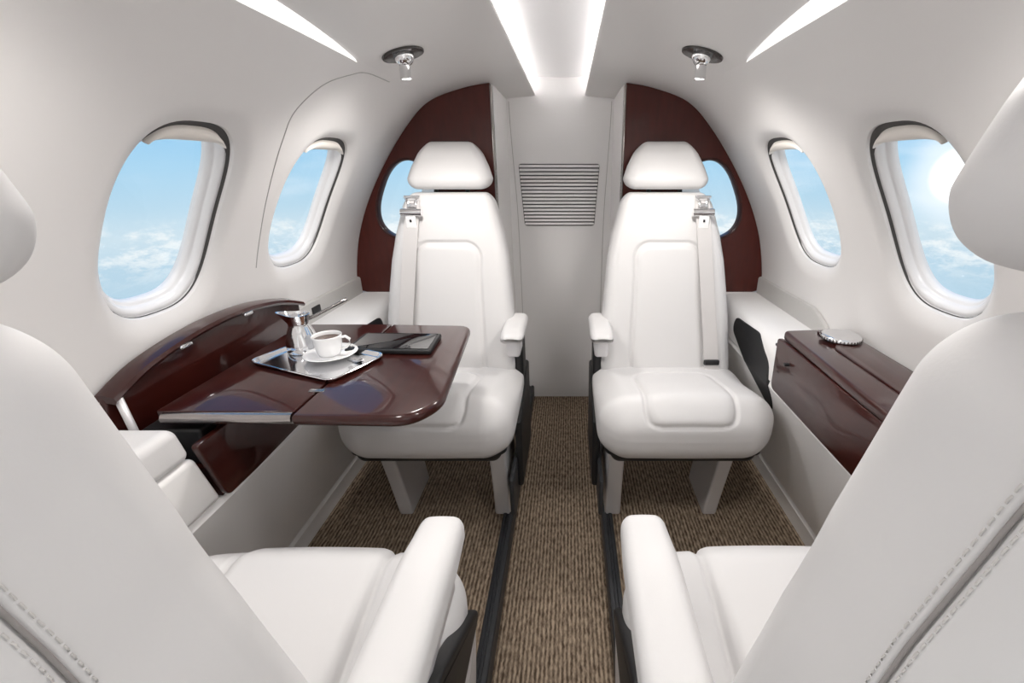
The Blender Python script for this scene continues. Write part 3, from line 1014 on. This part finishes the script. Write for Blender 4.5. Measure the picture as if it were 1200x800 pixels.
tab = empty('tablet', (-.352, .962, ZT), math.radians(-2))
po = rounded_poly([(-.100, -.058), (.090, -.058), (.082, .050), (-.100, .050)], .006, 5)
V, F = slab(po, 0, .0105, .003, 3)
mesh_obj('case', V, F, BLACK, tab, sharp=.9)
po2 = inset2(po, .008)
V, F = slab(po2, .0102, .0112, .0004, 2)
mesh_obj('screen', V, F, SCREEN, tab, sharp=.9)
tag(tab, 'black tablet lying flat on the table behind the tray', 'tablet')

# -------------------------------------------------------------------- world
w = bpy.data.worlds.new('sky'); scene.world = w; w.use_nodes = True
nt = w.node_tree; nt.nodes.clear()
tc = nt.nodes.new('ShaderNodeTexCoord'); sep = nt.nodes.new('ShaderNodeSeparateXYZ')
nt.links.new(tc.outputs['Generated'], sep.inputs[0])
def math_n(op, a, b=None, c=None):
    m = nt.nodes.new('ShaderNodeMath'); m.operation = op
    for i, v in enumerate((a, b, c)):
        if v is None: continue
        if isinstance(v, (int, float)): m.inputs[i].default_value = v
        else: nt.links.new(v, m.inputs[i])
    return m.outputs[0]
def mixc(f, a, b, mode='MIX'):
    m = nt.nodes.new('ShaderNodeMix'); m.data_type = 'RGBA'; m.blend_type = mode
    for k, v in (('Factor', f), ('A', a), ('B', b)):
        if isinstance(v, (int, float)): m.inputs[k].default_value = v
        elif isinstance(v, tuple): m.inputs[k].default_value = v
        else: nt.links.new(v, m.inputs[k])
    return m.outputs['Result']
def mapr(v, a, b, c=0, d=1):
    m = nt.nodes.new('ShaderNodeMapRange'); m.interpolation_type = 'SMOOTHSTEP'
    nt.links.new(v, m.inputs['Value'])
    for k, q in zip(('From Min', 'From Max', 'To Min', 'To Max'), (a, b, c, d)): m.inputs[k].default_value = q
    return m.outputs['Result']
X, Yv, Z = sep.outputs
el = math_n('ADD', math_n('MULTIPLY', Z, .5), .5)
ramp = nt.nodes.new('ShaderNodeValToRGB'); nt.links.new(el, ramp.inputs['Fac'])
cr = ramp.color_ramp
stops = [(.0, (.42, .50, .55)), (.30, (.42, .56, .66)), (.385, (.47, .63, .74)), (.425, (.50, .66, .77)), (.447, (.62, .74, .81)),
         (.468, (.50, .68, .80)), (.50, (.40, .64, .82)), (.545, (.26, .55, .82)), (.62, (.18, .44, .78)), (1.0, (.16, .38, .72))]
cr.elements[0].position = stops[0][0]; cr.elements[0].color = (*stops[0][1], 1)
cr.elements[1].position = stops[-1][0]; cr.elements[1].color = (*stops[-1][1], 1)
for p, c in stops[1:-1]:
    e = cr.elements.new(p); e.color = (*c, 1)
# soft clouds and pale settlements on the hazy ground
mp = nt.nodes.new('ShaderNodeMapping'); mp.inputs['Scale'].default_value = (2.2, 2.2, 9)
nt.links.new(tc.outputs['Generated'], mp.inputs['Vector'])
nz = nt.nodes.new('ShaderNodeTexNoise'); nz.inputs['Scale'].default_value = 1.6; nz.inputs['Detail'].default_value = 7
nt.links.new(mp.outputs['Vector'], nz.inputs['Vector'])
cl = mapr(nz.outputs['Fac'], .52, .75, 0, .5)
c1 = mixc(cl, ramp.outputs['Color'], (.80, .88, .94, 1))
mp2 = nt.nodes.new('ShaderNodeMapping'); mp2.inputs['Scale'].default_value = (16, 16, 40)
nt.links.new(tc.outputs['Generated'], mp2.inputs['Vector'])
nz2 = nt.nodes.new('ShaderNodeTexNoise'); nz2.inputs['Scale'].default_value = 1.4; nz2.inputs['Detail'].default_value = 8; nz2.inputs['Roughness'].default_value = .7
nt.links.new(mp2.outputs['Vector'], nz2.inputs['Vector'])
band = math_n('MULTIPLY', mapr(Z, -.19, -.13), mapr(Z, -.075, -.105))
city = math_n('MULTIPLY', mapr(nz2.outputs['Fac'], .42, .62), band)
c2 = mixc(math_n('MULTIPLY', city, .9), c1, (.88, .90, .90, 1))
# fill light added to the unseen sky ahead; low sun off to the right
ahead = mapr(Yv, .10, -.75)
SKYB = .95
c3 = mixc(ahead, c2, (SKYB, SKYB * .985, SKYB * .97, 1))
sd = Vector((.874, 1.066, -.017)).normalized()
dp = nt.nodes.new('ShaderNodeVectorMath'); dp.operation = 'DOT_PRODUCT'
nt.links.new(tc.outputs['Generated'], dp.inputs[0]); dp.inputs[1].default_value = sd
halo = math_n('POWER', mapr(dp.outputs['Value'], .9945, .9998), 1.6)
c3 = mixc(math_n('MULTIPLY', halo, .7), c3, (1.05, 1.05, 1.05, 1))
c4 = mixc(mapr(dp.outputs['Value'], .9988, .9999), c3, (2.2, 2.15, 2.1, 1))
bg = nt.nodes.new('ShaderNodeBackground'); wo = nt.nodes.new('ShaderNodeOutputWorld')
nt.links.new(c4, bg.inputs['Color']); bg.inputs['Strength'].default_value = .82
nt.links.new(bg.outputs[0], wo.inputs['Surface'])
w.cycles.sampling_method = 'MANUAL'; w.cycles.sample_map_resolution = 512

# ------------------------------------------------------------------- camera
F_PX, PITCH = 530.0, math.atan(205 / 530)
cd = bpy.data.cameras.new('camera'); cam = bpy.data.objects.new('camera', cd); link(cam)
cd.sensor_width = 36; cd.sensor_fit = 'HORIZONTAL'; cd.lens = F_PX / 1200 * 36
cd.shift_x = -67 / 1200
cd.clip_start = .02
cam.location = (.035, 0, 1.0)
cam.rotation_euler = (math.pi / 2 - PITCH, 0, 0)
scene.camera = cam

scene.view_settings.view_transform = 'Standard'; scene.view_settings.look = 'None'
scene.view_settings.gamma = 1; scene.view_settings.use_curve_mapping = False
scene.view_settings.exposure = 0.5
cy = scene.cycles
cy.max_bounces = 16; cy.diffuse_bounces = 10; cy.glossy_bounces = 6; cy.transparent_max_bounces = 12
cy.use_denoising = True
cy.sample_clamp_indirect = 6
